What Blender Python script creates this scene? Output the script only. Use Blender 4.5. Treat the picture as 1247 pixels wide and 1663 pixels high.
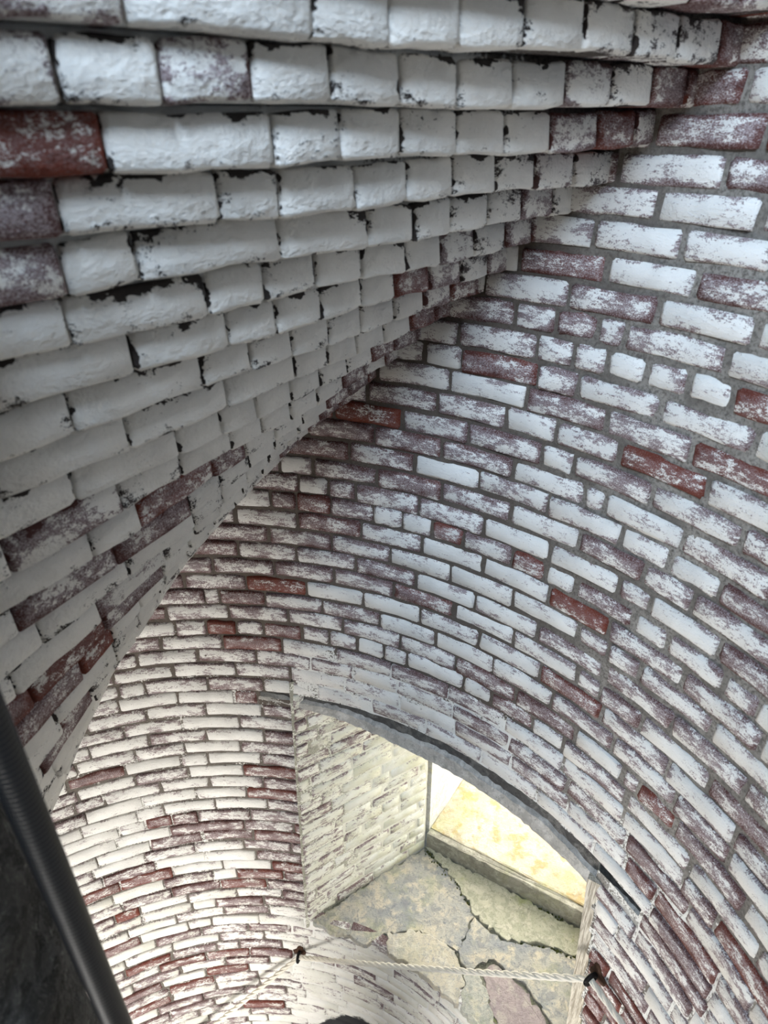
import bpy, math, random
import numpy as np
from mathutils import Vector, Matrix
for o in list(bpy.data.objects): bpy.data.objects.remove(o)
S = bpy.context.scene
ZO = 6.2                                   # eye height above the tower floor
R_ = math.radians
# ------------------------------------------------------------------ camera
FPX, PITCH, ROLL = 1097.07, 0.5283, -0.0043
cam = bpy.data.cameras.new('camera'); co = bpy.data.objects.new('camera', cam); S.collection.objects.link(co)
cam.sensor_fit = 'HORIZONTAL'; cam.sensor_width = 36.0; cam.lens = FPX*36/1247
cam.clip_start = .02; cam.clip_end = 200
F = Vector((0, math.cos(PITCH), -math.sin(PITCH))); Rv = Vector((1, 0, 0)); U = Vector((0, math.sin(PITCH), math.cos(PITCH)))
cr, sr = math.cos(ROLL), math.sin(ROLL)
CR = cr*Rv+sr*U; CU = -sr*Rv+cr*U
M = Matrix.Identity(4)
for i in range(3): M[i][0], M[i][1], M[i][2] = CR[i], CU[i], -F[i]
M[2][3] = ZO
co.matrix_world = M
cam.dof.use_dof = True; cam.dof.focus_distance = 2.4; cam.dof.aperture_fstop = 5.6
S.camera = co
# ------------------------------------------------------------------ world daylight and added window lamps
W = bpy.data.worlds.new('world'); S.world = W; W.use_nodes = True
wn = W.node_tree.nodes; bg = wn['Background']
bg.inputs[0].default_value = (1.0, .975, .93, 1); bg.inputs[1].default_value = 6.0
def added_light(name, loc, target, sx, sy, power, col):
    l = bpy.data.lights.new(name, 'AREA'); l.shape = 'RECTANGLE'; l.size = sx; l.size_y = sy; l.energy = power; l.color = col
    o = bpy.data.objects.new(name, l); S.collection.objects.link(o); o.location = loc
    o.rotation_euler = (Vector(target)-Vector(loc)).to_track_quat('-Z', 'Y').to_euler()
    return o
CX, CY, R0, TAP = -0.6524, 0.4217, 1.6412, 0.0596
def Rz(z): return R0+TAP*z
UPW = (-106, -70, 1.35, 2.95)      # unseen upper window added behind the viewer for its light: theta0, theta1, z0, z1
LOW = (-134, -104, -4.7, -3.3)   # unseen lower window added beyond the pillar for its light
for nm, w, pw, colr in (('added_daylight_upper', UPW, 140, (.57, .76, 1.0)), ('added_daylight_lower', LOW, 80, (1.0, .97, .93))):  # area lamps added in the unseen windows to light the well
    t = R_((w[0]+w[1])/2); z = (w[2]+w[3])/2; r = Rz(z)+.12
    added_light(nm, (CX+r*math.cos(t), CY+r*math.sin(t), z+ZO), (CX, CY, z+ZO-(.9 if z > 0 else -.2)), .8, w[3]-w[2]-.1, pw, colr)
S.cycles.max_bounces = 5; S.cycles.diffuse_bounces = 3
S.view_settings.view_transform = 'Standard'; S.view_settings.look = 'None'
S.view_settings.gamma = 1.0; S.view_settings.use_curve_mapping = False
S.view_settings.exposure = 0.62
# ------------------------------------------------------------------ measured brickwork: courses, head joints (mm) and wear 0-9
CJ={0:"620,6",1:"658,3",2:"602,2 731,3",3:"573,2 686,2 813,3",4:"658,2 785,7",5:"567,2 700,6 837,3",6:"593,4 740,4 782,6 850,5",7:"571,1 635,3 697,1 759,2 813,4 876,4",8:"527,4 665,3 798,4",9:"605,4 741,6 881,2 1024,3",10:"567,8 710,4 820,2 913,4 1045,6",11:"502,4 646,5 781,2 840,5 981,5 1113,9",12:"442,4 582,2 714,2 753,2 888,6 1031,6 1169,6",13:"509,2 592,1 677,2 813,3 951,1 1084,6 1222,7",14:"540,4 625,6 745,2 880,4 1024,6 1160,6",15:"481,2 601,4 659,2 796,2 931,4 1071,5 1207,5 1268,3 1334,6",16:"401,3 459,3 558,2 622,6 735,1 798,8 866,4 971,8 1040,3 1104,2 1168,6 1264,7 1339,6 1398,1",17:"379,5 518,4 658,9 783,1 923,2 1059,4 1196,7 1340,4 1479,4",18:"449,4 587,4 649,4 713,1 853,1 992,2 1130,4 1264,6 1408,6",19:"374,5 509,5 647,5 792,2 932,1 1068,6 1209,4 1346,4 1481,6",20:"425,1 560,5 646,3 698,2 839,1 977,7 1119,5 1261,6 1402,6 1544,5",21:"360,1 492,4 632,7 772,1 913,3 1054,1 1190,1 1326,9 1472,5",22:"353,5 462,4 598,4 735,2 874,1 1013,2 1148,5 1290,4 1429,7 1539,3 1573,5",23:"448,7 530,3 565,1 672,6 814,6 961,3 1098,4 1239,8 1376,5 1521,3 1667,7",24:"691,3 766,7 868,1 937,1 1079,1 1137,1 1206,3 1275,3 1345,7 1441,4 1507,8 1580,4 1654,2",25:"402,1 828,4 971,5 1117,3 1258,2 1396,8 1546,5 1694,5",26:"1102,1 1326,4 1466,5 1613,3",27:"1237,1 1380,3 1523,3 1678,3",28:"1311,1 1455,5 1598,3 1754,2 1818,3",29:"1479,1 1534,1 1680,1",30:"1466,1 1615,3 1767,3",31:"1530,1 1682,3 1830,4",32:"1467,1 1623,4 1776,2",33:"1536,1 1688,3 1818,2",34:"1630,1",35:"1536,1 1690,5 1834,2",36:"1485,1 1639,2 1774,2",37:"1536,1 1680,2",38:"1479,1 1632,2 1778,3",39:"1532,4 1687,7",40:"1555,6 1775,1",41:"1532,6 1687,6"}
CS={-1:"661,7",1:"631,6",2:"595,4",4:"609,6",5:"557,3",6:"562,2",7:"547,8",8:"517,3",9:"536,8",10:"518,3 876,2",11:"480,6 483,5",12:"860,2",13:"472,6 892,3",14:"479,4 850,2",15:"434,6 882,1",16:"839,8",17:"859,1",18:"405,2",19:"433,4",20:"367,6 528,2",21:"1525,5",22:"335,2 1554,3",23:"486,8 1356,4 1595,3",24:"300,1 354,2 574,4 1619,4",25:"245,2 287,8 313,8 493,7 525,2 587,2 1620,3",26:"379,6 664,5 801,5 1552,4",27:"416,7 434,7 496,7 546,1 632,2 733,4",28:"271,1 397,6 494,1",29:"311,3 328,6 1467,1",30:"426,5",31:"377,2",33:"374,4",34:"451,8 468,8 487,8 1955,7",35:"402,7 421,8 439,4 479,8 495,8 1462,8 1762,5",36:"436,8 468,8",37:"463,7 1454,8 1791,1 2013,4",38:"481,8 1710,1 1849,1 1901,1",39:"1762,7 1916,0",40:"1441,5 1863,0 1973,0",41:"1451,7 1973,0",42:"1662,1 1777,1 1784,4 1927,0 2012,2",43:"1544,8 1638,0",44:"1433,8 1595,0 1751,0 1848,8 1977,8",45:"1536,8 1647,0",46:"1520,8 1685,7 1834,5 1929,5",47:"1445,6 1660,2 1894,1",48:"1549,6 1822,1",49:"1519,4 1653,5 1751,3",50:"1438,1 1566,1",51:"1484,2 1587,6 1794,6",52:"1496,2 1642,4",54:"1466,7 1696,8 1892,8",55:"1570,5 1607,6",56:"1689,8 1965,7",57:"1532,1 1633,4 1802,8",58:"1884,2 1945,8",59:"1788,5",60:"1497,3 1862,5",62:"1571,4"}
SJ={-1:"63,2 183,2 296,2 412,0 532,0 643,0 755,0 862,0 1079,4",0:"130,2 247,3 363,0 479,0 589,0 694,0 809,0 921,4 1032,1 1142,3",1:"50,8 172,5 304,0 420,0 532,0 649,0 762,0 870,0 1089,9",2:"121,3 243,1 361,0 476,0 587,0 698,0 836,0 931,0 1136,5",3:"60,5 180,2 298,1 411,0 513,0 624,0 806,0 1032,0 1129,6",4:"126,2 248,3 362,0 470,0 582,0 691,0 800,0 908,1",5:"194,5 313,8 423,0 521,0 631,0 740,0 848,0 1021,0",6:"454,0 557,0 661,0 768,0 875,0 1106,0",7:"287,0 397,0 501,0 607,0 791,0 1001,0",8:"358,1 465,1 564,0 670,0 767,0 874,0 1085,0",9:"398,0 500,0 597,0 698,0 982,4"}
SS={-1:"-1,7",0:"34,7",1:"-14,5",2:"52,2",3:"4,1",4:"-16,6",5:"131,2 364,8",6:"76,8",9:"228,7 1071,7 1168,5 1176,5",10:"165,7 694,7 763,8",11:"747,7 1009,7 1038,7 1084,6",13:"854,5",14:"887,6 922,9 1179,8",15:"958,9 1057,7 1119,7",17:"946,7",18:"1012,7"}
H = .0675; Z0 = -0.0577                      # course height; height of course joint 0 below the eye
HA, HB, HR = .7236, -.674, .128              # helix of the stair underside: theta = HA + HB*z
rnd = random.Random(7)
def parse(D): return {k: [tuple(map(int, t.split(','))) for t in v.split()] for k, v in D.items()}
CJ, CS, SJ, SS = map(parse, (CJ, CS, SJ, SS))
def proj(P):
    X = Vector(P); w = X.dot(F)
    if w < .05: return None
    return (623.5+FPX*X.dot(CR)/w, 831.5-FPX*X.dot(CU)/w)
# ------------------------------------------------------------------ node helpers
class NT:
    def __init__(s, name):
        s.m = bpy.data.materials.new(name); s.m.use_nodes = True; s.t = s.m.node_tree; s.n = s.t.nodes
        s.b = s.n['Principled BSDF']; s.b.inputs['Roughness'].default_value = .85; s.b.inputs['Specular IOR Level'].default_value = .25
    def L(s, a, b): s.t.links.new(a, b)
    def set(s, sock, v):
        if isinstance(v, bpy.types.NodeSocket): s.L(v, sock)
        elif v is not None: sock.default_value = v
    def math(s, op, a, b=None, c=None, clamp=False):
        n = s.n.new('ShaderNodeMath'); n.operation = op; n.use_clamp = clamp
        for i, v in enumerate((a, b, c)):
            if v is not None: s.set(n.inputs[i], v)
        return n.outputs[0]
    def attr(s, name):
        n = s.n.new('ShaderNodeAttribute'); n.attribute_name = name; return n
    def sep(s, v):
        n = s.n.new('ShaderNodeSeparateXYZ'); s.L(v, n.inputs[0]); return n.outputs
    def vmul(s, v, m):
        n = s.n.new('ShaderNodeVectorMath'); n.operation = 'MULTIPLY'; s.L(v, n.inputs[0]); s.set(n.inputs[1], m); return n.outputs[0]
    def noise(s, v, scale, detail=4, rough=.6, dist=0.):
        n = s.n.new('ShaderNodeTexNoise'); s.L(v, n.inputs['Vector'])
        n.inputs['Scale'].default_value = scale; n.inputs['Detail'].default_value = detail
        n.inputs['Roughness'].default_value = rough; n.inputs['Distortion'].default_value = dist
        return n.outputs['Fac']
    def step(s, v, lo, hi):
        n = s.n.new('ShaderNodeMapRange'); n.interpolation_type = 'SMOOTHSTEP'
        s.set(n.inputs[0], v); s.set(n.inputs[1], lo); s.set(n.inputs[2], hi); return n.outputs[0]
    def mix(s, f, a, b):
        n = s.n.new('ShaderNodeMix'); n.data_type = 'RGBA'
        s.set(n.inputs[0], f); s.set(n.inputs[6], a if isinstance(a, bpy.types.NodeSocket) else (*a, 1)); s.set(n.inputs[7], b if isinstance(b, bpy.types.NodeSocket) else (*b, 1))
        return n.outputs[2]
    def bump(s, h, dist=.003, strength=1.):
        n = s.n.new('ShaderNodeBump'); n.inputs['Distance'].default_value = dist; n.inputs['Strength'].default_value = strength
        s.L(h, n.inputs['Height']); s.L(n.outputs[0], s.b.inputs['Normal'])
    def col(s, c): s.set(s.b.inputs['Base Color'], c if isinstance(c, bpy.types.NodeSocket) else (*c, 1))
    def pos(s): return s.n.new('ShaderNodeNewGeometry').outputs['Position']

def brick_mat(name, white=(.80, .785, .745), edge_w=1., streak=2.2, tar=False, haze=(.40, .345, .35), chip=0., bd=.0035):
    t = NT(name)
    pc = t.attr('pc').outputs['Vector']; lc = t.sep(t.attr('lc').outputs['Vector'])
    bk = t.attr('bk'); b3 = t.sep(bk.outputs['Vector']); wear, rn, alg = b3[0], b3[1], b3[2]
    v = t.vmul(pc, (1, streak, 1))
    n1 = t.noise(v, 15, 4, .62); n2 = t.noise(v, 70, 3, .7); n3 = t.noise(t.vmul(pc, (1, 1.5, 1)), 330, 2, .7)
    fld = t.math('ADD', t.math('MULTIPLY', n1, .40), t.math('ADD', t.math('MULTIPLY', n2, .32), t.math('MULTIPLY', n3, .28)))
    fld = t.math('ADD', t.math('MULTIPLY', fld, 1.75), -.375)
    Ls = lc[2]
    dx = t.math('MULTIPLY', t.math('MINIMUM', lc[0], t.math('SUBTRACT', 1., lc[0])), Ls)
    dy = t.math('MULTIPLY', t.math('MINIMUM', lc[1], t.math('SUBTRACT', 1., lc[1])), H)
    ed = t.math('ADD', t.math('MINIMUM', dx, dy), t.math('MULTIPLY', t.math('SUBTRACT', n1, .5), .05))
    em = t.math('SUBTRACT', 1., t.step(ed, -.002, .017))
    T = t.math('ADD', .27, t.math('MULTIPLY', wear, .43))
    T = t.math('SUBTRACT', T, t.math('MULTIPLY', t.step(wear, .70, .84), .07))
    T = t.math('ADD', T, t.math('MULTIPLY', em, t.math('MULTIPLY', t.math('ADD', wear, .25+chip), .20*edge_w)))
    if chip: 
        et = t.math('ADD', t.math('MULTIPLY', t.math('SUBTRACT', 1., lc[1]), H), t.math('MULTIPLY', t.math('SUBTRACT', n1, .5), .09))
        T = t.math('ADD', T, t.math('MULTIPLY', t.math('SUBTRACT', 1., t.step(et, -.006, .002)), chip))
        dxs = t.math('ADD', dx, t.math('MULTIPLY', t.math('SUBTRACT', t.noise(pc, 26, 3, .6), .435), .045))
        slit = t.math('SUBTRACT', 1., t.step(dxs, -.001, .002))
        T = t.math('ADD', T, t.math('MULTIPLY', slit, .5))
    wm = t.step(fld, t.math('SUBTRACT', T, .03), t.math('ADD', T, .03))
    f3 = t.math('ADD', t.math('MULTIPLY', fld, .45), t.math('ADD', t.math('MULTIPLY', n3, .9), -.175))
    hz = t.step(f3, t.math('SUBTRACT', T, .30), t.math('ADD', T, .10))
    hz = t.math('MULTIPLY', hz, t.math('SUBTRACT', .95, t.math('MULTIPLY', t.step(wear, .74, .86), .62)))
    vb = t.noise(pc, 32, 2, .7)
    dark = t.mix(vb, (.060, .026, .024), (.14, .058, .050)); red = t.mix(vb, (.11, .022, .013), (.22, .052, .026))
    base = t.mix(t.step(t.math('ADD', wear, t.math('MULTIPLY', t.math('SUBTRACT', n1, .5), .55)), .60, .80), dark, red)
    base = t.mix(t.math('MULTIPLY', rn, .35), base, (.05, .022, .022))
    if chip: base = t.mix(t.math('SUBTRACT', 1., t.step(wear, .2, .4)), base, (.040, .033, .030)); hz = t.math('MULTIPLY', hz, t.step(wear, .15, .4))
    c = t.mix(hz, base, haze)
    st = t.noise(pc, 7, 3, .6)
    paint = t.mix(t.step(st, .38, .75), white, tuple(x*.82 for x in white))
    paint = t.mix(t.math('MULTIPLY', t.step(n3, .45, .62), .10), paint, (.55, .53, .5))
    al = t.mix(n1, (.78, .74, .48), (.60, .62, .52))
    paint = t.mix(t.math('MULTIPLY', alg, t.step(st, .3, .7)), paint, al)
    c = t.mix(wm, c, paint)
    if tar:
        pv = t.sep(pc); du = t.math('SUBTRACT', pv[0], 1.65); y = t.math('SUBTRACT', pv[1], t.math('MULTIPLY', t.math('MULTIPLY', du, du), -3.5))
        tm = t.step(t.math('ADD', y, t.math('MULTIPLY', t.math('SUBTRACT', t.noise(pc, 22, 5, .7), .5), .10)), -4.065, -4.095)
        c = t.mix(tm, c, (.035, .035, .038))
    t.col(c)
    hh = t.math('ADD', t.math('MULTIPLY', n2, 1.0), t.math('MULTIPLY', n3, .3))
    if chip: hh = t.math('ADD', n2, t.math('MULTIPLY', t.noise(pc, 38, 2, .6), 1.2))
    t.bump(hh, bd, .85)
    return t.m
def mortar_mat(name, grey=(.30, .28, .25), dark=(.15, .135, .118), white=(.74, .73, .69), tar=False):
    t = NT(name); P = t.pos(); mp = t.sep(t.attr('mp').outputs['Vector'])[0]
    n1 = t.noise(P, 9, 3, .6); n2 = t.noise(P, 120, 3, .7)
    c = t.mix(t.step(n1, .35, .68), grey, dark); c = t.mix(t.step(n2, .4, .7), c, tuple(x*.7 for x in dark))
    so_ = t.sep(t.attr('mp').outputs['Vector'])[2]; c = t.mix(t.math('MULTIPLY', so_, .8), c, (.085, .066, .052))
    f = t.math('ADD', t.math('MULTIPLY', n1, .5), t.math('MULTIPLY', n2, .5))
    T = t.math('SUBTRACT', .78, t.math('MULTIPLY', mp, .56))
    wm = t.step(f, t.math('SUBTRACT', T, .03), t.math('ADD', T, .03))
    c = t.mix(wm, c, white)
    if tar:
        du = t.math('SUBTRACT', t.sep(t.attr('mp').outputs['Vector'])[1], 1.65); y = t.math('ADD', t.math('SUBTRACT', t.sep(P)[2], ZO), t.math('MULTIPLY', t.math('MULTIPLY', du, du), 3.5))
        tm = t.step(t.math('ADD', y, t.math('MULTIPLY', t.math('SUBTRACT', t.noise(P, 22, 5, .7), .5), .10)), -4.065, -4.095)
        c = t.mix(tm, c, (.03, .03, .033))
    t.col(c); t.bump(n2, .0035, .8)
    return t.m
def stone_mat(name, cols, scale=8, moss=.0, speck=(.3, .3, .32), rough=.9, bump=.006):
    t = NT(name); P = t.pos()
    n1 = t.noise(P, scale, 6, .65); n2 = t.noise(P, scale*9, 5, .7); n3 = t.noise(P, scale*2.3+1, 5, .6)
    c = t.mix(t.step(n1, .35, .65), cols[0], cols[1]); c = t.mix(t.step(n3, .48, .62), c, cols[2])
    c = t.mix(t.step(n2, .56, .70), c, speck)
    n4 = t.noise(P, scale*3.7, 8, .75, .6); c = t.mix(t.math('MULTIPLY', t.step(n4, .50, .56), .55), c, tuple((x+y)*.42 for x, y in zip(cols[1], speck)))
    n5 = t.noise(P, scale*26, 4, .7); c = t.mix(t.math('MULTIPLY', t.step(n5, .55, .68), .5), c, speck)
    if moss: c = t.mix(t.math('MULTIPLY', t.step(t.noise(P, 5.5, 6, .7), .5, .66), moss), c, (.33, .36, .10))
    t.col(c); t.b.inputs['Roughness'].default_value = rough
    t.bump(t.math('ADD', n2, n4), bump, 1.)
    return t.m
def plain_mat(name, c, rough=.6, metal=0., nz=None, bump=.001):
    t = NT(name); P = t.pos(); n = t.noise(P, nz or 60, 5, .65)
    t.col(t.mix(n, tuple(x*.7 for x in c), tuple(min(1, x*1.25) for x in c))); t.b.inputs['Roughness'].default_value = rough; t.b.inputs['Metallic'].default_value = metal
    t.bump(n, bump, .6); return t.m
def wood_mat(name):
    t = NT(name); P = t.vmul(t.pos(), (1, 1, .05)); n = t.noise(P, 160, 5, .7); n2 = t.noise(P, 420, 3, .6)
    c = t.mix(t.step(n, .38, .62), (.30, .26, .20), (.70, .65, .55)); c = t.mix(t.step(n2, .5, .75), c, (.35, .31, .25))
    t.col(c); t.bump(n, .004, .9); return t.m
MB = brick_mat('painted_brick_wall', tar=True)
MS = brick_mat('painted_brick_soffit', white=(.80, .775, .725), edge_w=.7, streak=1.5, chip=.36, bd=.0042)
MJ = brick_mat('painted_brick_jamb', white=(.80, .80, .74))
MM = mortar_mat('mortar', tar=True)
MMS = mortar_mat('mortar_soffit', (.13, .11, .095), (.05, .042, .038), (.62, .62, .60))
# ------------------------------------------------------------------ mesh building
COLL = S.collection
class Acc:
    def __init__(s): s.v, s.f, s.pc, s.lc, s.bk, s.mp = [], [], [], [], [], []
    def build(s, name, mat, parent=None, smooth=True, origin=None):
        v = np.array(s.v, float); v[:, 2] += ZO
        o0 = np.array(origin) if origin is not None else (v.min(0)+v.max(0))/2
        me = bpy.data.meshes.new(name); me.from_pydata((v-o0).tolist(), [], s.f)
        for nm, d in (('pc', s.pc), ('lc', s.lc), ('bk', s.bk), ('mp', s.mp)):
            if d:
                a = me.attributes.new(nm, 'FLOAT_VECTOR', 'POINT'); a.data.foreach_set('vector', np.array(d, np.float32).ravel())
        me.polygons.foreach_set('use_smooth', [smooth]*len(me.polygons))
        me.materials.append(mat)
        ob = bpy.data.objects.new(name, me); COLL.objects.link(ob)
        ob.location = o0 if parent is None else Vector(o0)-parent.matrix_world.translation
        if parent is not None:
            ob.parent = parent
        bpy.context.view_layer.update() if parent is None else None
        return ob
def tag(o, label=None, cat=None, kind=None, group=None):
    if label: o['label'] = label
    if cat: o['category'] = cat
    if kind: o['kind'] = kind
    if group: o['group'] = group
    return o
SEQ = [0]
def add_brick(A, L, Hh, mp, u0, v0, wear, alg=0., bev=.006, depth=.05, jit=.0022, bulge=.0, prot=None, flat=False):
    """A brick face L x Hh with worn rounded arrises; mp(a, b, out) -> world point (out = proud of the wall face)."""
    r = rnd; SEQ[0] += 1; rs = r.random()*9+SEQ[0]*.37; rn = r.random()
    b = min(bev*(.7+.7*r.random()), L*.2, Hh*.25)
    xs = [0, b, L*(.35+.1*r.random()), L*(.6+.1*r.random()), L-b, L]; ys = [0, b*.9, Hh-b*.9, Hh]
    p0 = r.uniform(-.0025, .003) if prot is None else prot
    tx, ty = r.uniform(-.003, .003), r.uniform(-.002, .002)
    if flat: tx *= .4; ty *= .4
    base = len(A.v); nx, ny = 6, 4
    cj = [(r.uniform(-jit, jit), r.uniform(-jit, jit)) for _ in range(nx*ny)]
    for j in range(ny):
        for i in range(nx):
            ex = i in (0, nx-1); ey = j in (0, ny-1)
            out = p0+tx*(xs[i]/L-.5)*2+ty*(ys[j]/Hh-.5)*2+r.uniform(-.0008, .0008)
            if flat:
                if ex: out -= .0035+r.uniform(0, .0015)
                if ey: out -= .006 if j else .008
                out += bulge*(1-ys[j]/Hh)
            elif ex or ey: out -= b*(.75 if not (ex and ey) else 1.25)+r.uniform(0, .002)
            else: out += bulge*(1-ys[j]/Hh)
            jx, jy = cj[j*nx+i]
            a_, b_ = xs[i]+jx, ys[j]+jy
            if ex and ey: a_ += (b*.35 if i == 0 else -b*.35); b_ += (b*.35 if j == 0 else -b*.35)
            A.v.append(mp(a_, b_, out)); A.pc.append((u0+a_, v0+b_, rs)); A.lc.append((a_/L, b_/Hh, L)); A.bk.append((wear, rn, alg))
    for j in range(ny-1):
        for i in range(nx-1):
            k = base+j*nx+i; A.f.append((k, k+1, k+nx+1, k+nx))
    ring = [i for i in range(nx)]+[j*nx+nx-1 for j in range(1, ny)]+[(ny-1)*nx+i for i in range(nx-2, -1, -1)]+[j*nx for j in range(ny-2, 0, -1)]
    bb = len(A.v)
    for q in ring:
        i, j = q % nx, q//nx
        A.v.append(mp(xs[i], ys[j], -depth)); A.pc.append((u0+xs[i], v0+ys[j], rs+depth)); A.lc.append((xs[i]/L, ys[j]/Hh, L)); A.bk.append((min(1, wear+.15), rn, alg))
    n = len(ring)
    for q in range(n):
        A.f.append((base+ring[q], bb+q, bb+(q+1) % n, base+ring[(q+1) % n]))
def fill_joints(known, lo, hi, mod, head, r, ph, hp=.12, smod=None):
    """Complete a course between lo and hi with joints at brick spacing; known = [(pos, wear of the brick before the joint)]."""
    J = sorted(known)
    res = []
    def span(a, b):                      # joints strictly between a and b
        n = b-a
        sm = smod or mod
        if n < sm*1.35: return []
        k = max(1, round(n/sm)); s = n/k
        return [a+s*(i+1)+r.uniform(-.006, .006) for i in range(k-1)]
    if not J:
        x = lo-ph*mod; o = []
        while x < hi:
            x += head if r.random() < hp else mod*r.uniform(.97, 1.03)
            if x > lo: o.append((x, None))
        return [(lo, None)]+[j for j in o if j[0] < hi-.04]+[(hi, None)]
    first = J[0][0]; x = first; pre = []
    while x > lo+.04:
        pre.append(x); x -= mod if r.random() > hp else head
    pre = pre[1:]
    res = [(lo, None)]+[(q, None) for q in sorted(pre) if q > lo+.04]
    for i, (q, w) in enumerate(J):
        if i: res += [(m, None) for m in span(J[i-1][0], q)]
        res.append((q, w))
    x = J[-1][0]
    while True:
        x += mod if r.random() > hp else head
        if x > hi-.04: break
        res.append((x, None))
    res.append((hi, None))
    return res
# ------------------------------------------------------------------ the round tower wall
def soff_theta(z): return HA+HB*z
JL = R_(78.6)                                         # window: left jamb
def JR(z): return R_(31.3+(z+2.05)*6.0)               # window: right jamb edge
WROW = (28.95, 49.0)                                  # courses the window opening spans
def cyl(th, z, out): r = Rz(z)-out; return (CX+r*math.cos(th), CY+r*math.sin(th), z)
def zone_paint(th, row):
    d = math.degrees(th); m = .10
    if row > 18: m = .10+.25*min(1, (row-18)/10)
    if row > 24 and d < 78: m = max(m, .62 if d > 45 else .50)
    if row > 48.5 and 40 < d < 84: m = .72
    if d > 84 and row > 30: m = max(m, .27+(.22 if 96 < d < 120 and 36 < row < 46 else 0))
    if d < 45 and row < 14: m = .10
    if 28 < row < 49 and 76.5 < d < 81: m = .12
    return m
def soot(th, row):                                   # old brown lime mortar; towards the right the joints are repointed in grey
    d = math.degrees(th)
    return min(1, max(0, (d-36-max(0, row-8)*-.2)/16)) if row < 30 else .75
def zone_wear(th, row, r):
    d = math.degrees(th)
    if d > 140 or d < -6: m, s = .35, .2
    elif row > 48.5 and 40 < d < 84: m, s = .14, .14
    elif row > 24.5 and d < 78: m, s = (.20, .2) if d > 42 else (.17, .2)
    elif d > 84 and row > 30: m, s = .20, .25
    elif row > 12 and d > 60: m, s = .5, .12
    else: m, s = (.30, .2) if row > 16 and d < 40 else (.36, .2)
    w = min(.88, max(.06, r.gauss(m+.04, s)))
    if d > 84 and row > 34 and r.random() < .10: w = .82
    return w
wall = Acc()
def in_rect(d, z, w): return w[0] < d < w[1] and w[2] < z < w[3]
def grid_surface(acc, t0, t1, nt, zz, skip, off):
    idx = {}
    for j, z in enumerate(zz):
        for i in range(nt+1):
            th = t0+(t1-t0)*i/nt
            idx[i, j] = len(acc.v); acc.v.append(cyl(th, z, off(th, z))); row = (Z0-z)/H
            acc.mp.append((zone_paint(th, row), th*Rz(z), soot(th, row)))
    for j in range(len(zz)-1):
        for i in range(nt):
            th = t0+(t1-t0)*(i+.5)/nt; z = (zz[j]+zz[j+1])/2
            if not skip(th, z): acc.f.append((idx[i, j], idx[i+1, j], idx[i+1, j+1], idx[i, j+1]))
rw = random.Random(3)
zz = [Z0-k*H*.5 for k in range(-96, 180)]
zz = [z for z in zz if -6.2 <= z <= 3.2]; zz = [3.2]+zz+[-6.2]
lint_z, sill_z = Z0-28*H, Z0-49*H
def win_skip(th, z):
    d = math.degrees(th)
    if d > 180: d -= 360
    if sill_z-.02 < z < lint_z-.03 and JR(z)+.004 < R_(d) < JL-.004: return True
    if lint_z-.04 < z < lint_z+.004 and 25.6 < d < 84.2: return True
    return in_rect(d, z, UPW) or in_rect(d, z, LOW)
grid_surface(wall, R_(-180), R_(180), 600, zz, win_skip, lambda th, z: -.0065+.0022*math.sin(th*67+z*31)*math.sin(z*83+th*19)+rw.uniform(-.001, .001)+(.003 if zone_paint(th, (Z0-z)/H) > .6 else 0))
wall_o = wall.build('wall_round', MM, origin=(CX, CY, 0))
tag(wall_o, 'round tower wall of worn whitewashed red brick in curving courses', 'wall', 'structure')
MODL, HEADL = .2235, .111
wall_bricks = []
for row in range(-10, 72):
    zb, zt = Z0-row*H, Z0-(row-1)*H; zm = (zb+zt)/2; Rm = Rz(zm)
    th_hi = R_(172)
    if row < 30: th_hi = min(th_hi, soff_theta(zb)+.10)
    r = random.Random(1000+row)
    known = [(a/1000*Rm, w) for a, w in CJ.get(row, [])]
    lo = R_(-38)*Rm; hi = th_hi*Rm
    inwin = 29.5 <= row <= 49.01
    segs = []
    if inwin: segs = [(lo, JR(zm)*Rm, [k for k in known if k[0] < JR(zm)*Rm-.05]), (JL*Rm, hi, [k for k in known if k[0] > JL*Rm+.05])]
    elif row == 29: segs = [(lo, R_(25.5)*Rm, []), (R_(84.3)*Rm, hi, [k for k in known if k[0] > R_(86)*Rm])]
    else: segs = [(lo, hi, known)]
    spots = [(a/1000*Rm, w) for a, w in CS.get(row, [])]
    for lo_, hi_, kn in segs:
        J = fill_joints(kn, lo_, hi_, MODL, HEADL, r, r.random(), .14)
        for (a, w), (b, _) in zip(J, J[1:]):
            thm = (a+b)/2/Rm
            wear = zone_wear(thm, row, r) if w is None else min(1, .11+.086*(w+r.uniform(-.5, .5)))
            for s_, sw in spots:
                if a <= s_ <= b: wear = min(1, .11+.086*(sw+r.uniform(-.3, .3)))
            pm = zone_paint(thm, row); g = .0125-.0065*pm
            if math.degrees(thm) > 46: g *= .72
            g *= r.uniform(.8, 1.25)
            if b-a < .03: continue
            wall_bricks.append((row, a+g/2, b-g/2, zb+g/2, H-g, Rm, max(0, wear), pm))
def brick_area(t):
    row, a, b, zb, hh, Rm, w, pm = t
    q = [proj(cyl(x/Rm, z, 0)) for x in (a, b) for z in (zb, zb+hh)]
    if any(k is None for k in q): return 0
    cx = sum(k[0] for k in q)/4; cy = sum(k[1] for k in q)/4
    if not (-5 < cx < 1252 and -5 < cy < 1668): return 0
    thm = (a+b)/2/Rm
    if row < 26 and thm > soff_theta(zb)+.01: return 0
    if cx < 100+max(0, (1340-cy))*.62 and cy < 1350 and thm > 1.3: return 0
    if cx < 100+(cy-1350)*.35 and cy >= 1350: return 0
    (x0, y0), (x1, y1), (x2, y2), (x3, y3) = q[0], q[1], q[3], q[2]
    return abs((x0*y1-x1*y0)+(x1*y2-x2*y1)+(x2*y3-x3*y2)+(x3*y0-x0*y3))/2
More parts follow.
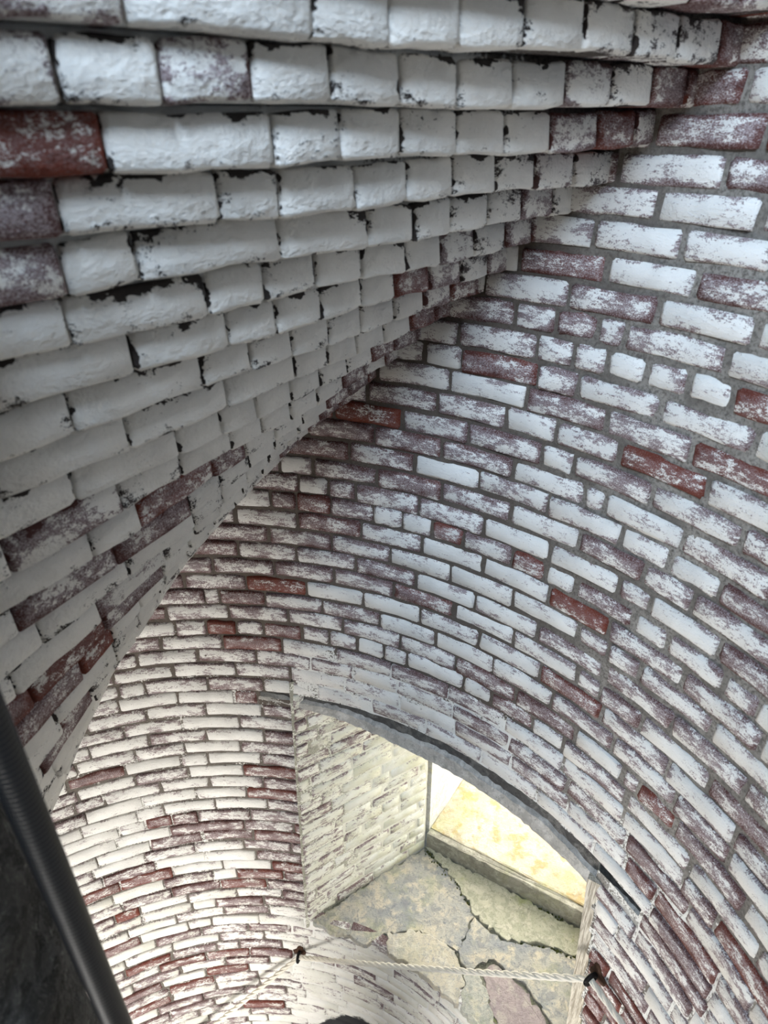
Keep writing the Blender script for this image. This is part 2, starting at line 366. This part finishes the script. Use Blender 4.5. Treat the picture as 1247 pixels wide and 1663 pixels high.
order = sorted(range(len(wall_bricks)), key=lambda i: -brick_area(wall_bricks[i]))
single = set(i for i in order[:300] if brick_area(wall_bricks[i]) > 0)
stuff = Acc()
for i, (row, a, b, zb, hh, Rm, w, pm) in enumerate(wall_bricks):
    A = Acc() if i in single else stuff
    mp = lambda x, y, out, a=a, zb=zb, Rm=Rm: cyl((a+x)/Rm, zb+y, out)
    wav = .0025*math.sin(a*3.1+row*1.7)
    d = math.degrees((a+b)/2/Rm)
    add_brick(A, b-a, hh, lambda x, y, out, mp=mp, wv=wav: mp(x, y+wv, out), a, zb, w, .25 if (d > 45 and row > 44) else 0., bev=.0065 if pm < .45 else .0042, jit=.0028)
    if A is not stuff: A.build('brick', MB, wall_o)
so = stuff.build('brick_courses', MB, wall_o); so['kind'] = 'stuff'
# ------------------------------------------------------------------ stair underside: corbelled helical courses
def rowline(k):
    z = Z0-(k-1)*H; th = HA+HB*z
    u = (math.cos(th), math.sin(th)); n = (-u[1], u[0])
    Ax, Ay = CX+u[0]*Rz(z), CY+u[1]*Rz(z); Bx, By = CX+n[0]*HR, CY+n[1]*HR
    L = math.hypot(Bx-Ax, By-Ay); e = ((Bx-Ax)/L, (By-Ay)/L)
    m = (e[1], -e[0])                                # into the masonry
    if m[0]*n[0]+m[1]*n[1] < 0: m = (-m[0], -m[1])
    return (Ax, Ay), e, m, z, L
back = Acc(); sof_bricks = []
KR = range(-7, 34)
for k in KR:
    A0, e, m, z, L = rowline(k)
    def P(s, y, o): return (A0[0]+e[0]*s-m[0]*o, A0[1]+e[1]*s-m[1]*o, y)
    base = len(back.v); N = 40; s0, s1 = -.12, L+.02
    prof = [(z+H, -.40), (z+.006, -.40), (z+.006, -.017), (z+H*.5, -.011), (z+H+.004, -.016), (z+H+.004, -.40)]
    for i in range(N+1):
        s = s0+(s1-s0)*i/N
        for (y, o) in prof:
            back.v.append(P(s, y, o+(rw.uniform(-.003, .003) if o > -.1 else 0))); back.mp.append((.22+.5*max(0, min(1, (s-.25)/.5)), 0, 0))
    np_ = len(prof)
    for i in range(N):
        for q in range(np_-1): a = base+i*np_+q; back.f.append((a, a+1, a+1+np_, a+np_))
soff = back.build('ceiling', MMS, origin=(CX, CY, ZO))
tag(soff, 'corbelled white painted brick underside of the winding stair', 'stair underside', 'structure')
for k in KR:
    A0, e, m, z, L = rowline(k)
    r = random.Random(500+k)
    known = [(a/1000, w) for a, w in SJ.get(k, [])]
    if known: J = fill_joints(known, -.03, L-.03, .112, .112, r, 0, 0, .17)
    else:
        J = [(-.03, None)]; x = .03+.056*(k % 2)+r.uniform(-.015, .015)
        while x < L-.06:
            J.append((x, None)); x += .112 if x < .66 else (.215 if r.random() < .7 else .112)
        J.append((L-.03, None))
    if known:                                        # towards the pillar the course turns to stretchers
        last = max(a for a, _ in known); J = [j for j in J if j[0] <= last+.001]+[(q, None) for q in np.arange(last+.215, L-.06, .215)]+[(L-.03, None)]
    spots = SS.get(k, [])
    for (a, w), (b, _) in zip(J, J[1:]):
        if b-a < .03: continue
        c_ = (a+b)/2
        wear = (.04+.09*w if w is not None else (max(0, r.gauss(.06, .05)) if c_ > .22 else r.uniform(.35, .75)))
        if w is None and k > 8 and c_ > .15: wear = max(0, r.gauss(.10, .07))
        for sp, sw in spots:
            if a <= sp/1000 <= b or (sp < 0 and a < 0): wear = .05+.09*sw
        g = r.uniform(.0025, .006) if c_ > .3 else r.uniform(.006, .010)
        A = Acc()
        wv = lambda x: .003*math.sin(x*9+k*2.1)+.0015*math.sin(x*41+k)
        def mp(x, y, out, a=a+g/2): 
            s = a+x; yy = z+.004+y+wv(s)
            o = out+.004*math.sin(s*7+k*1.3)
            return (A0[0]+e[0]*s-m[0]*o, A0[1]+e[1]*s-m[1]*o, yy)
        add_brick(A, b-a-g, H-.005, mp, a+k*3.7, z, wear, 0., bev=.006, depth=.10, jit=.0016, bulge=.005, prot=r.uniform(-.0012, .0012), flat=True)
        A.build('brick', MS, soff)
# ------------------------------------------------------------------ newel pillar and conduit
def lathe(acc, cx, cy, prof, n, jit=0., mpv=None, rr=rw):
    base = len(acc.v)
    for (r, z) in prof:
        for i in range(n):
            t = 2*math.pi*i/n; q = r+(jit*(rr.random()-.5) if jit else 0)
            acc.v.append((cx+q*math.cos(t), cy+q*math.sin(t), z))
            if mpv is not None: acc.mp.append((mpv, 0, 0))
    for j in range(len(prof)-1):
        for i in range(n):
            a = base+j*n+i; b = base+j*n+(i+1) % n; acc.f.append((a, b, b+n, a+n))
NA = Acc(); prof = []
z = -6.2
while z < 3.2: prof.append((.213+.006*math.sin(z*11)+.004*math.sin(z*37), z)); z += .03
prof.append((.213, 3.2)); lathe(NA, CX, CY, prof, 48, .010)
mn = stone_mat('newel_stone', ((.040, .039, .037), (.10, .098, .092), (.024, .023, .022)), 7, 0, (.30, .295, .28), .95, .012)
tag(NA.build('wall_newel', mn, origin=(CX, CY, 0)), 'dark rough stone newel pillar at the lower left corner', 'pillar', 'structure')
PA = Acc(); prof = []
az = R_(-39.55); hd = .58; px, py, pr = hd*math.sin(az), hd*math.cos(az), .0178
z = -3.6; i = 0
while z < 1.6:
    prof.append((pr*(1, .955, .955, 1)[i % 4], z)); z += (.0034, .0012, .0012, .0012)[i % 4]; i += 1
prof = [(.001, prof[0][1])]+prof+[(.001, prof[-1][1])]
lathe(PA, px, py, prof, 20)
tp = NT('conduit_plastic'); tp.col((.010, .0105, .0115)); tp.b.inputs['Roughness'].default_value = .5; tp.b.inputs['Specular IOR Level'].default_value = .3
tag(PA.build('conduit', tp.m), 'black ribbed flexible conduit running up beside the stone pillar', 'pipe')
# ------------------------------------------------------------------ window: jambs, sill stones, step, lintel, batten
WE = bpy.data.objects.new('window_1', None); COLL.objects.link(WE); WE.location = (.3, 1.7, sill_z+ZO); bpy.context.view_layer.update()
tag(WE, 'deep splayed window opening with stone sill in the round brick wall', 'window', 'structure')
cL, fL = (CX+Rz(sill_z)*math.cos(JL), CY+Rz(sill_z)*math.sin(JL)), (.211, 2.216)
jl = math.hypot(fL[0]-cL[0], fL[1]-cL[1]); je = ((fL[0]-cL[0])/jl, (fL[1]-cL[1])/jl); jn = (je[1], -je[0])
JT = -1.93
def jmp(a, z, out): 
    c0 = cyl(JL, z, 0); f = a/jl
    return (c0[0]+(fL[0]-c0[0])*f+jn[0]*out, c0[1]+(fL[1]-c0[1])*f+jn[1]*out, z)
A = Acc(); N = 24; zs_ = [sill_z-.05+(JT-sill_z+.10)*j/50 for j in range(51)]
for z in zs_:
    for i in range(N+1):
        a = -.02+(jl+.02)*i/N; A.v.append(jmp(a, z, -.004+rw.uniform(-.002, .002))); A.mp.append((.45+.4*a/jl, 0, 0))
for j in range(50):
    for i in range(N):
        k = j*(N+1)+i; A.f.append((k, k+1, k+N+2, k+N+1))
MMJ = mortar_mat('mortar_jamb', (.42, .41, .34), (.26, .25, .20), (.78, .77, .68))
jo = A.build('jamb_masonry', MMJ, WE)
class _P: pass
for row in range(29, 50):
    zb = Z0-row*H; r = random.Random(90+row); x = -.012; n = 0
    st = r.choice((.06, .11, .16, .22))
    while x < jl-.02:
        L = min(st if n == 0 else (.215 if r.random() < .75 else .105), jl-x-.002)
        if L < .03: break
        A = Acc(); g = r.uniform(.006, .010); wear = max(.08, r.gauss(.42-.28*(x+L/2)/jl, .09))
        add_brick(A, L-g, H-g, lambda a_, b_, o, x0=x+g/2: jmp(x0+a_, zb+.004+b_, o), x+5, zb, wear, min(1, .5+.5*(x/jl)), bev=.006, depth=.035, jit=.003)
        ob = A.build('brick', MJ, WE); ob.parent = jo; ob.location = ob.location+WE.location-(jo.location+WE.location)
        x += L; n += 1
def prism(name, pts, z0, z1, mat, parent, jit=.004, seg=.03, rim=.006, seed=1, zj=.002, grow=0.):
    r = random.Random(seed); out = []
    for i, a in enumerate(pts):
        b = pts[(i+1) % len(pts)]; L = math.hypot(b[0]-a[0], b[1]-a[1]); n = max(1, int(L/seg))
        for k in range(n):
            t = k/n; j = jit if k else jit*.4
            out.append((a[0]+(b[0]-a[0])*t+r.uniform(-j, j), a[1]+(b[1]-a[1])*t+r.uniform(-j, j)))
    if grow:
        gx = sum(p[0] for p in out)/len(out); gy = sum(p[1] for p in out)/len(out)
        out = [(x+(x-gx)/math.hypot(x-gx, y-gy)*grow, y+(y-gy)/math.hypot(x-gx, y-gy)*grow) for x, y in out]
    cx = sum(p[0] for p in out)/len(out); cy = sum(p[1] for p in out)/len(out)
    A = Acc(); n = len(out)
    rings = [(0, z0), (0, z1-rim), (rim*.5, z1-rim*.25), (rim*1.6, z1)]
    for ins, z in rings:
        for (x, y) in out:
            d = math.hypot(cx-x, cy-y); A.v.append((x+(cx-x)/d*ins, y+(cy-y)/d*ins, z+(r.uniform(-zj, zj) if z > z0 else 0)))
    for q in range(3):
        for i in range(n): A.f.append((q*n+i, q*n+(i+1) % n, (q+1)*n+(i+1) % n, (q+1)*n+i))
    A.f.append(tuple(range(3*n, 4*n))); A.f.append(tuple(range(n-1, -1, -1)))
    return A.build(name, mat, parent, smooth=False)
def arc(d, r=None): return (CX+(r or Rz(sill_z)-.013)*math.cos(R_(d)), CY+(r or Rz(sill_z)-.013)*math.sin(R_(d)))
zs = sill_z
mblue = stone_mat('sill_blue_stone', ((.52, .485, .40), (.34, .345, .335), (.60, .54, .42)), 6, .22, (.20, .215, .25))
mcrm = stone_mat('sill_cream_plaster', ((.60, .54, .42), (.52, .48, .39), (.63, .59, .49)), 6, .10, (.32, .33, .36))
mgrn = stone_mat('sill_green_plaster', ((.54, .52, .40), (.46, .45, .33), (.60, .57, .45)), 8, .50, (.26, .26, .19))
mgry = stone_mat('sill_grey_stone', ((.56, .55, .47), (.47, .47, .42), (.64, .60, .49)), 10, .30, (.30, .31, .29))
mpnk = stone_mat('sill_pink_stone', ((.47, .39, .37), (.40, .33, .33), (.52, .46, .41)), 8, .0, (.30, .25, .24))
mbed = stone_mat('sill_bed', ((.30, .29, .23), (.20, .20, .15), (.38, .36, .28)), 12, .6, (.08, .08, .06))
prism('sill_bed', [arc(78.3, 1.46), fL, (.97, 1.78), (1.0, 1.62), arc(24, 1.5), arc(34, 1.47), arc(45, 1.47), arc(56, 1.47), arc(67, 1.47)], zs-.30, zs-.014, mbed, WE, .001, .1, .002)
Apoly = [(cL[0]+.02, cL[1]-.005), (.20, 2.200), (.30, 2.085), (.366, 1.99), (.422, 1.85), (.33, 1.70), (.16, 1.795), (-.005, 1.780), arc(66.5), arc(71)]
Bpoly = [(.218, 2.207), (.314, 2.09), (.38, 1.995), (.437, 1.855), (.565, 1.745), (.76, 1.716), (.905, 1.66), (.975, 1.745), (.60, 1.982)]
Cpoly = [(.005, 1.768), (.158, 1.781), (.322, 1.69), (.335, 1.62), (.352, 1.56), arc(47.5), arc(52), arc(57), arc(62)]
Dpoly = [(.432, 1.838), (.558, 1.732), (.752, 1.703), (.90, 1.645), (.985, 1.60), (.87, 1.28), (.74, 1.34), (.635, 1.55), (.50, 1.655), (.372, 1.61), (.342, 1.69)]
Epoly = [(.44, 1.595), (.50, 1.637), (.615, 1.535), (.69, 1.41), (.73, 1.31), (.67, 1.20), arc(33), arc(36)]
Gpoly = [(.368, 1.592), (.428, 1.592), arc(36.8), arc(41), arc(46.5)]
for i, (pg, mt, dz, gr) in enumerate(((Apoly, mblue, 0, .010), (Bpoly, mgrn, .009, .006), (Cpoly, mcrm, .006, .004), (Dpoly, mblue, .002, .006), (Epoly, mpnk, -.008, .002), (Gpoly, mgry, .001, .006))):
    prism('sill_stone', pg, zs-.035, zs+dz, mt, WE, .010, .016, .004, 20+i, .001, gr)
mmoss = stone_mat('moss', ((.10, .12, .03), (.05, .06, .02), (.20, .20, .06)), 30, 0, (.03, .03, .015))
A = Acc(); r = random.Random(77)
def clump(x, y, s):
    n = len(A.v); z = zs+r.uniform(.004, .010)
    for (dx, dy, dz) in ((1, 0, 0), (.3, .95, 0), (-.8, .6, 0), (-.8, -.6, 0), (.3, -.95, 0)): A.v.append((x+dx*s*r.uniform(.6, 1.3), y+dy*s*r.uniform(.6, 1.3), z-.012))
    A.v.append((x, y, z+s*.55))
    for q in range(5): A.f.append((n+q, n+(q+1) % 5, n+5))
for (p0, p1, m_, sp) in (((.225, 2.195), (.97, 1.765), 150, .010), ((.225, 2.19), (.375, 1.99), 50, .012), ((.375, 1.99), (.435, 1.85), 22, .006), ((.76, 1.706), (.93, 1.64), 40, .006), ((.75, 1.90), (.83, 1.80), 18, .006), ((.60, 1.73), (.76, 1.706), 14, .004)):
    for q in range(m_):
        f = r.random()**1.3; 
        if r.random() < .35+.3*math.sin(f*21): continue
        clump(p0[0]+(p1[0]-p0[0])*f+r.gauss(0, sp), p0[1]+(p1[1]-p0[1])*f-abs(r.gauss(0, sp)), r.uniform(.003, .009))
mo = A.build('moss', mmoss, WE); mo['kind'] = 'stuff'
# step and outer ledge beyond it
ld = (.555, .832)
mstep = stone_mat('step_stone', ((.36, .34, .28), (.28, .265, .215), (.42, .40, .33)), 6, .15, (.20, .19, .15))
mledge = stone_mat('ledge_stone', ((.50, .44, .29), (.58, .53, .42), (.42, .32, .16)), 5, .35, (.36, .32, .22))
s0, s1 = (.218, 2.214), (1.16, 1.66)
prism('sill_step', [s0, (s0[0]+.035*ld[0], s0[1]+.035*ld[1]), (s1[0]+.035*ld[0], s1[1]+.035*ld[1]), s1], zs-.3, zs+.118, mstep, WE, .004, .04, .008, 5, .003)
q0, q1 = (s0[0]+.037*ld[0], s0[1]+.037*ld[1]), (s1[0]+.037*ld[0], s1[1]+.037*ld[1])
prism('outer_ledge', [q0, (q0[0]+.62*ld[0], q0[1]+.62*ld[1]), (q1[0]+.62*ld[0], q1[1]+.62*ld[1]), q1], zs-.3, zs+.120, mledge, WE, .003, .05, .006, 6, .002)
mplast = stone_mat('outer_plaster', ((.80, .79, .72), (.70, .70, .66), (.74, .72, .55)), 9, .15, (.45, .40, .38))
def slab(name, a, b, thick, z0, z1, mat):
    dx, dy = b[0]-a[0], b[1]-a[1]; L = math.hypot(dx, dy); n = (-dy/L*thick, dx/L*thick)
    return prism(name, [a, b, (b[0]+n[0], b[1]+n[1]), (a[0]+n[0], a[1]+n[1])], z0, z1, mat, WE, .003, .06, .004, 8, 0)
slab('outer_jamb', (.232, 2.232), (.232+.66*ld[0], 2.232+.66*ld[1]), .35, zs-.3, -1.75, mplast)
slab('outer_jamb', (1.02+.66*ld[0], 1.775+.66*ld[1]), (1.02, 1.775), .4, zs-.3, -1.75, mplast)
slab('jamb_core', (cL[0]+je[0]*.2-jn[0]*.05, cL[1]+je[1]*.2-jn[1]*.05), (fL[0]-jn[0]*.03, fL[1]-jn[1]*.03), .35, zs-.3, -1.75, MMJ)
# right jamb, hidden behind its own edge
A = Acc(); zz_ = [zs-.05+(-1.93-zs+.05)*j/12 for j in range(13)]
for z in zz_:
    th = JR(z); r = Rz(z)+.004
    A.v += [(CX+r*math.cos(th), CY+r*math.sin(th), z), (1.02, 1.775, z), (1.4, 1.3, z), (CX+(r+.05)*math.cos(th-.06), CY+(r+.05)*math.sin(th-.06), z)]; A.mp += [(.5, 0, 0)]*4
for j in range(12):
    for q in range(3): a = j*4+q; A.f.append((a, a+1, a+5, a+4))
A.build('right_jamb', MMJ, WE)
# head of the opening
prism('window_head', [arc(83, 1.60), arc(70, 1.60), arc(55, 1.60), arc(40, 1.60), arc(26, 1.60), (1.35, 1.6), (1.45, 2.2), (.65, 2.75), (.1, 2.3)], -1.96, -1.7, mplast, WE, .001, .2, .002)
# lintel: pale concrete lip; recessed bed joint painted dark with overhang shade plus dirt
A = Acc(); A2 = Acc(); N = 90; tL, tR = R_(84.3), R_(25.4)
for i in range(N+1):
    f = i/N; th = tL+(tR-tL)*f
    zb = -1.995-.082*min(1, f/.40)
    if f > .88: zb += .05*(f-.88)/.12
    zb += rw.uniform(-.003, .003); zt = lint_z+.008; zm_ = zt+(zb-zt)*(.52+.05*math.sin(f*23)+rw.uniform(-.02, .02))
    for (z, o) in ((zm_+.004, -.16), (zm_+.004, -.022), (zm_-.006, -.008+rw.uniform(-.002, .002)), (zb+.007, -.004+rw.uniform(-.002, .002)), (zb, -.012), (zb, -.16)): A.v.append(cyl(th, z, o))
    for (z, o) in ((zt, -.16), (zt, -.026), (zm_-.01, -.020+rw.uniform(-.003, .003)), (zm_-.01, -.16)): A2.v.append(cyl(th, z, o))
for i in range(N):
    for q in range(5): a = i*6+q; A.f.append((a, a+1, a+7, a+6))
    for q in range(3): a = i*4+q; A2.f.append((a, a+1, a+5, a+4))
A.f.append(tuple(range(6))); A.f.append(tuple(range(N*6+5, N*6-1, -1)))
mlin = stone_mat('lintel_concrete', ((.58, .555, .51), (.44, .42, .385), (.64, .62, .58)), 7, 0, (.30, .29, .27))
mlir = stone_mat('lintel_shaded_bed', ((.13, .125, .115), (.085, .08, .075), (.20, .19, .175)), 9, 0, (.07, .065, .06))
A.build('lintel', mlin, WE, smooth=False); A2.build('lintel_shaded_bed', mlir, WE, smooth=False)
# weathered timber batten on the right jamb
B1, B2 = Vector((.4713*1.385, .8819*1.385, -1.5165*1.385)), Vector((.5003*1.40, .8658*1.40, -2.0875*1.40))
dv = (B2-B1).normalized(); top = B1-dv*.08; bot = B1+dv*((zs-B1.z)/dv.z)
sd = dv.cross(Vector((.55, .83, 0))).normalized()
if sd.x > 0: sd = -sd
fw = sd.cross(dv).normalized()
A = Acc(); n = 30
for i in range(n+1):
    c = top+(bot-top)*i/n
    for (a_, b_) in ((-.008, -.010), (.036, -.010), (.040, -.004), (.040, .014), (-.008, .014)):
        v_ = c-sd*(a_-.016+rw.uniform(-.0012, .0012))+fw*b_; A.v.append(tuple(v_))
for i in range(n):
    for q in range(5): a = i*5+q; b = i*5+(q+1) % 5; A.f.append((a, b, b+5, a+5))
A.f.append((0, 1, 2, 3, 4)); A.f.append((n*5+4, n*5+3, n*5+2, n*5+1, n*5))
A.build('timber_batten', wood_mat('weathered_timber'), WE, smooth=False)
# reveals of the two unseen windows added for their light
for nm, w in (('window_2', UPW), ('window_3', LOW)):
    A = Acc(); t0, t1 = R_(w[0]), R_(w[1]); ro = 2.25
    def pt(t, z, r): return (CX+r*math.cos(t), CY+r*math.sin(t), z)
    ts = [t0+(t1-t0)*i/8 for i in range(9)]
    loop = [(t, w[2]) for t in ts]+[(t1, w[3])]+[(t, w[3]) for t in ts[-2::-1]]
    for t, z in loop: A.v += [pt(t, z, Rz(z)), pt(t, z, ro)]; A.mp += [(.7, 0, 0)]*2
    n = len(loop)
    for i in range(n): j = (i+1) % n; A.f.append((2*i, 2*j, 2*j+1, 2*i+1))
    tag(A.build(nm, MM), ('upper' if nm[-1] == '2' else 'lower')+' plastered window opening added behind the viewer to let in light', 'window', 'structure')
# floor and roof slab
for nm, z, lab in (('floor', -6.2, 'stone floor at the foot of the tower'), ('ceiling_top', 3.2, 'stone slab closing the top of the stair well')):
    A = Acc(); n = 96
    for r in (.05, .6, 1.2, 2.3):
        for i in range(n): t = 2*math.pi*i/n; A.v.append((CX+r*math.cos(t), CY+r*math.sin(t), z)); 
    for q in range(3):
        for i in range(n): A.f.append((q*n+i, q*n+(i+1) % n, (q+1)*n+(i+1) % n, (q+1)*n+i))
    A.f.append(tuple(range(n)))
    tag(A.build(nm, mgry), lab, 'floor' if nm == 'floor' else 'ceiling', 'structure')
# ------------------------------------------------------------------ rope handrail and eye bolts
def tube(A, pts, rad, n=10, closed=False):
    pts = [Vector(p) for p in pts]; base = len(A.v); N = len(pts)
    up = Vector((0, 0, 1))
    for i, p in enumerate(pts):
        if closed: d = (pts[(i+1) % N]-pts[i-1]).normalized()
        else: d = (pts[min(i+1, N-1)]-pts[max(i-1, 0)]).normalized()
        u = d.cross(up)
        if u.length < .05: u = d.cross(Vector((1, 0, 0)))
        u.normalize(); v = d.cross(u).normalized()
        rr = rad(i) if callable(rad) else rad
        for k in range(n): t = 2*math.pi*k/n; A.v.append(tuple(p+u*rr*math.cos(t)+v*rr*math.sin(t)))
    M_ = N if closed else N-1
    for i in range(M_):
        for k in range(n):
            a = base+i*n+k; b = base+i*n+(k+1) % n; c = base+((i+1) % N)*n+(k+1) % n; d = base+((i+1) % N)*n+k; A.f.append((a, b, c, d))
    if not closed:
        A.f.append(tuple(base+k for k in range(n-1, -1, -1))); A.f.append(tuple(base+(N-1)*n+k for k in range(n)))
def wallpt(th, z, out): return Vector(cyl(R_(th), z, out))
E1, E2 = wallpt(81.19, -3.635, .028), wallpt(27.68, -2.37, .028)
mrust = plain_mat('rusted_iron', (.055, .026, .014), .9, .0, 50, .003); miron = plain_mat('black_iron', (.012, .011, .011), .55, .5, 70)
mrope = NT('rope_fibre'); Pp = mrope.pos(); w_ = mrope.noise(Pp, 220, 3, .6)
mrope.col(mrope.mix(w_, (.62, .57, .47), (.86, .82, .72))); mrope.bump(w_, .002, .8)
ends = [Vector((-1.2705, 1.6474, -4.5042)), E1, E2, Vector((.8033, .7879, -2.3512))]
A = Acc(); pl = []
for a, b in zip(ends, ends[1:]):
    L = (b-a).length; n = int(L/.012); sag = .018*L*L/1.5
    for i in range(n): f = i/n; p = a.lerp(b, f); p.z -= 4*sag*f*(1-f)*.35; pl.append(p)
pl.append(ends[-1])
# three twisted strands
for s in range(3):
    q = []
    for i, p in enumerate(pl):
        d = (pl[min(i+1, len(pl)-1)]-pl[max(i-1, 0)]).normalized(); u = d.cross(Vector((0, 0, 1))).normalized(); v = d.cross(u)
        t = i*.55+s*2*math.pi/3; q.append(p+(u*math.cos(t)+v*math.sin(t))*.0056)
    tube(A, q, .0066, 6)
tag(A.build('rope_handrail', mrope.m), 'thin cream rope threaded through two iron eye bolts across the window', 'rope')
for (E, th, z, lab) in ((E1, 81.19, -3.635, 'small black iron eye bolt below the lower left corner of the window sill'), (E2, 27.68, -2.37, 'rusty black iron eye bolt beside the timber batten')):
    em = bpy.data.objects.new('eye_bolt', None); COLL.objects.link(em); em.location = wallpt(th, z, 0)+Vector((0, 0, ZO)); bpy.context.view_layer.update()
    tag(em, lab, 'eye bolt', group='eye bolts holding the rope')
    nrm = Vector((math.cos(R_(th)), math.sin(R_(th)), 0)); tg = Vector((-nrm.y, nrm.x, 0))
    A = Acc(); tube(A, [E+(-nrm*math.cos(t)+Vector((0, 0, 1))*math.sin(t))*.021 for t in [2*math.pi*i/28 for i in range(28)]], .0075, 10, True); A.build('ring', miron, em)
    A = Acc(); tube(A, [E+nrm*(.018+.012*i) for i in range(5)], .008, 10); A.build('shank', miron, em)
    A = Acc(); r = random.Random(int(z*10)); n = 22; c = wallpt(th, z, .003)
    for ring, (rr, oo) in enumerate(((1., -.006), (.9, .0015), (.45, .003))):
        for i in range(n):
            t = 2*math.pi*i/n; q = (.030+.009*math.sin(3*t+z))*rr; p = c+tg*q*math.cos(t)+Vector((0, 0, 1))*(q*1.2*math.sin(t)+.008)-nrm*oo; A.v.append(tuple(p))
    for q in range(2):
        for i in range(n): A.f.append((q*n+i, q*n+(i+1) % n, (q+1)*n+(i+1) % n, (q+1)*n+i))
    A.f.append(tuple(range(2*n, 3*n))); A.build('rust_crust', mrust, em)
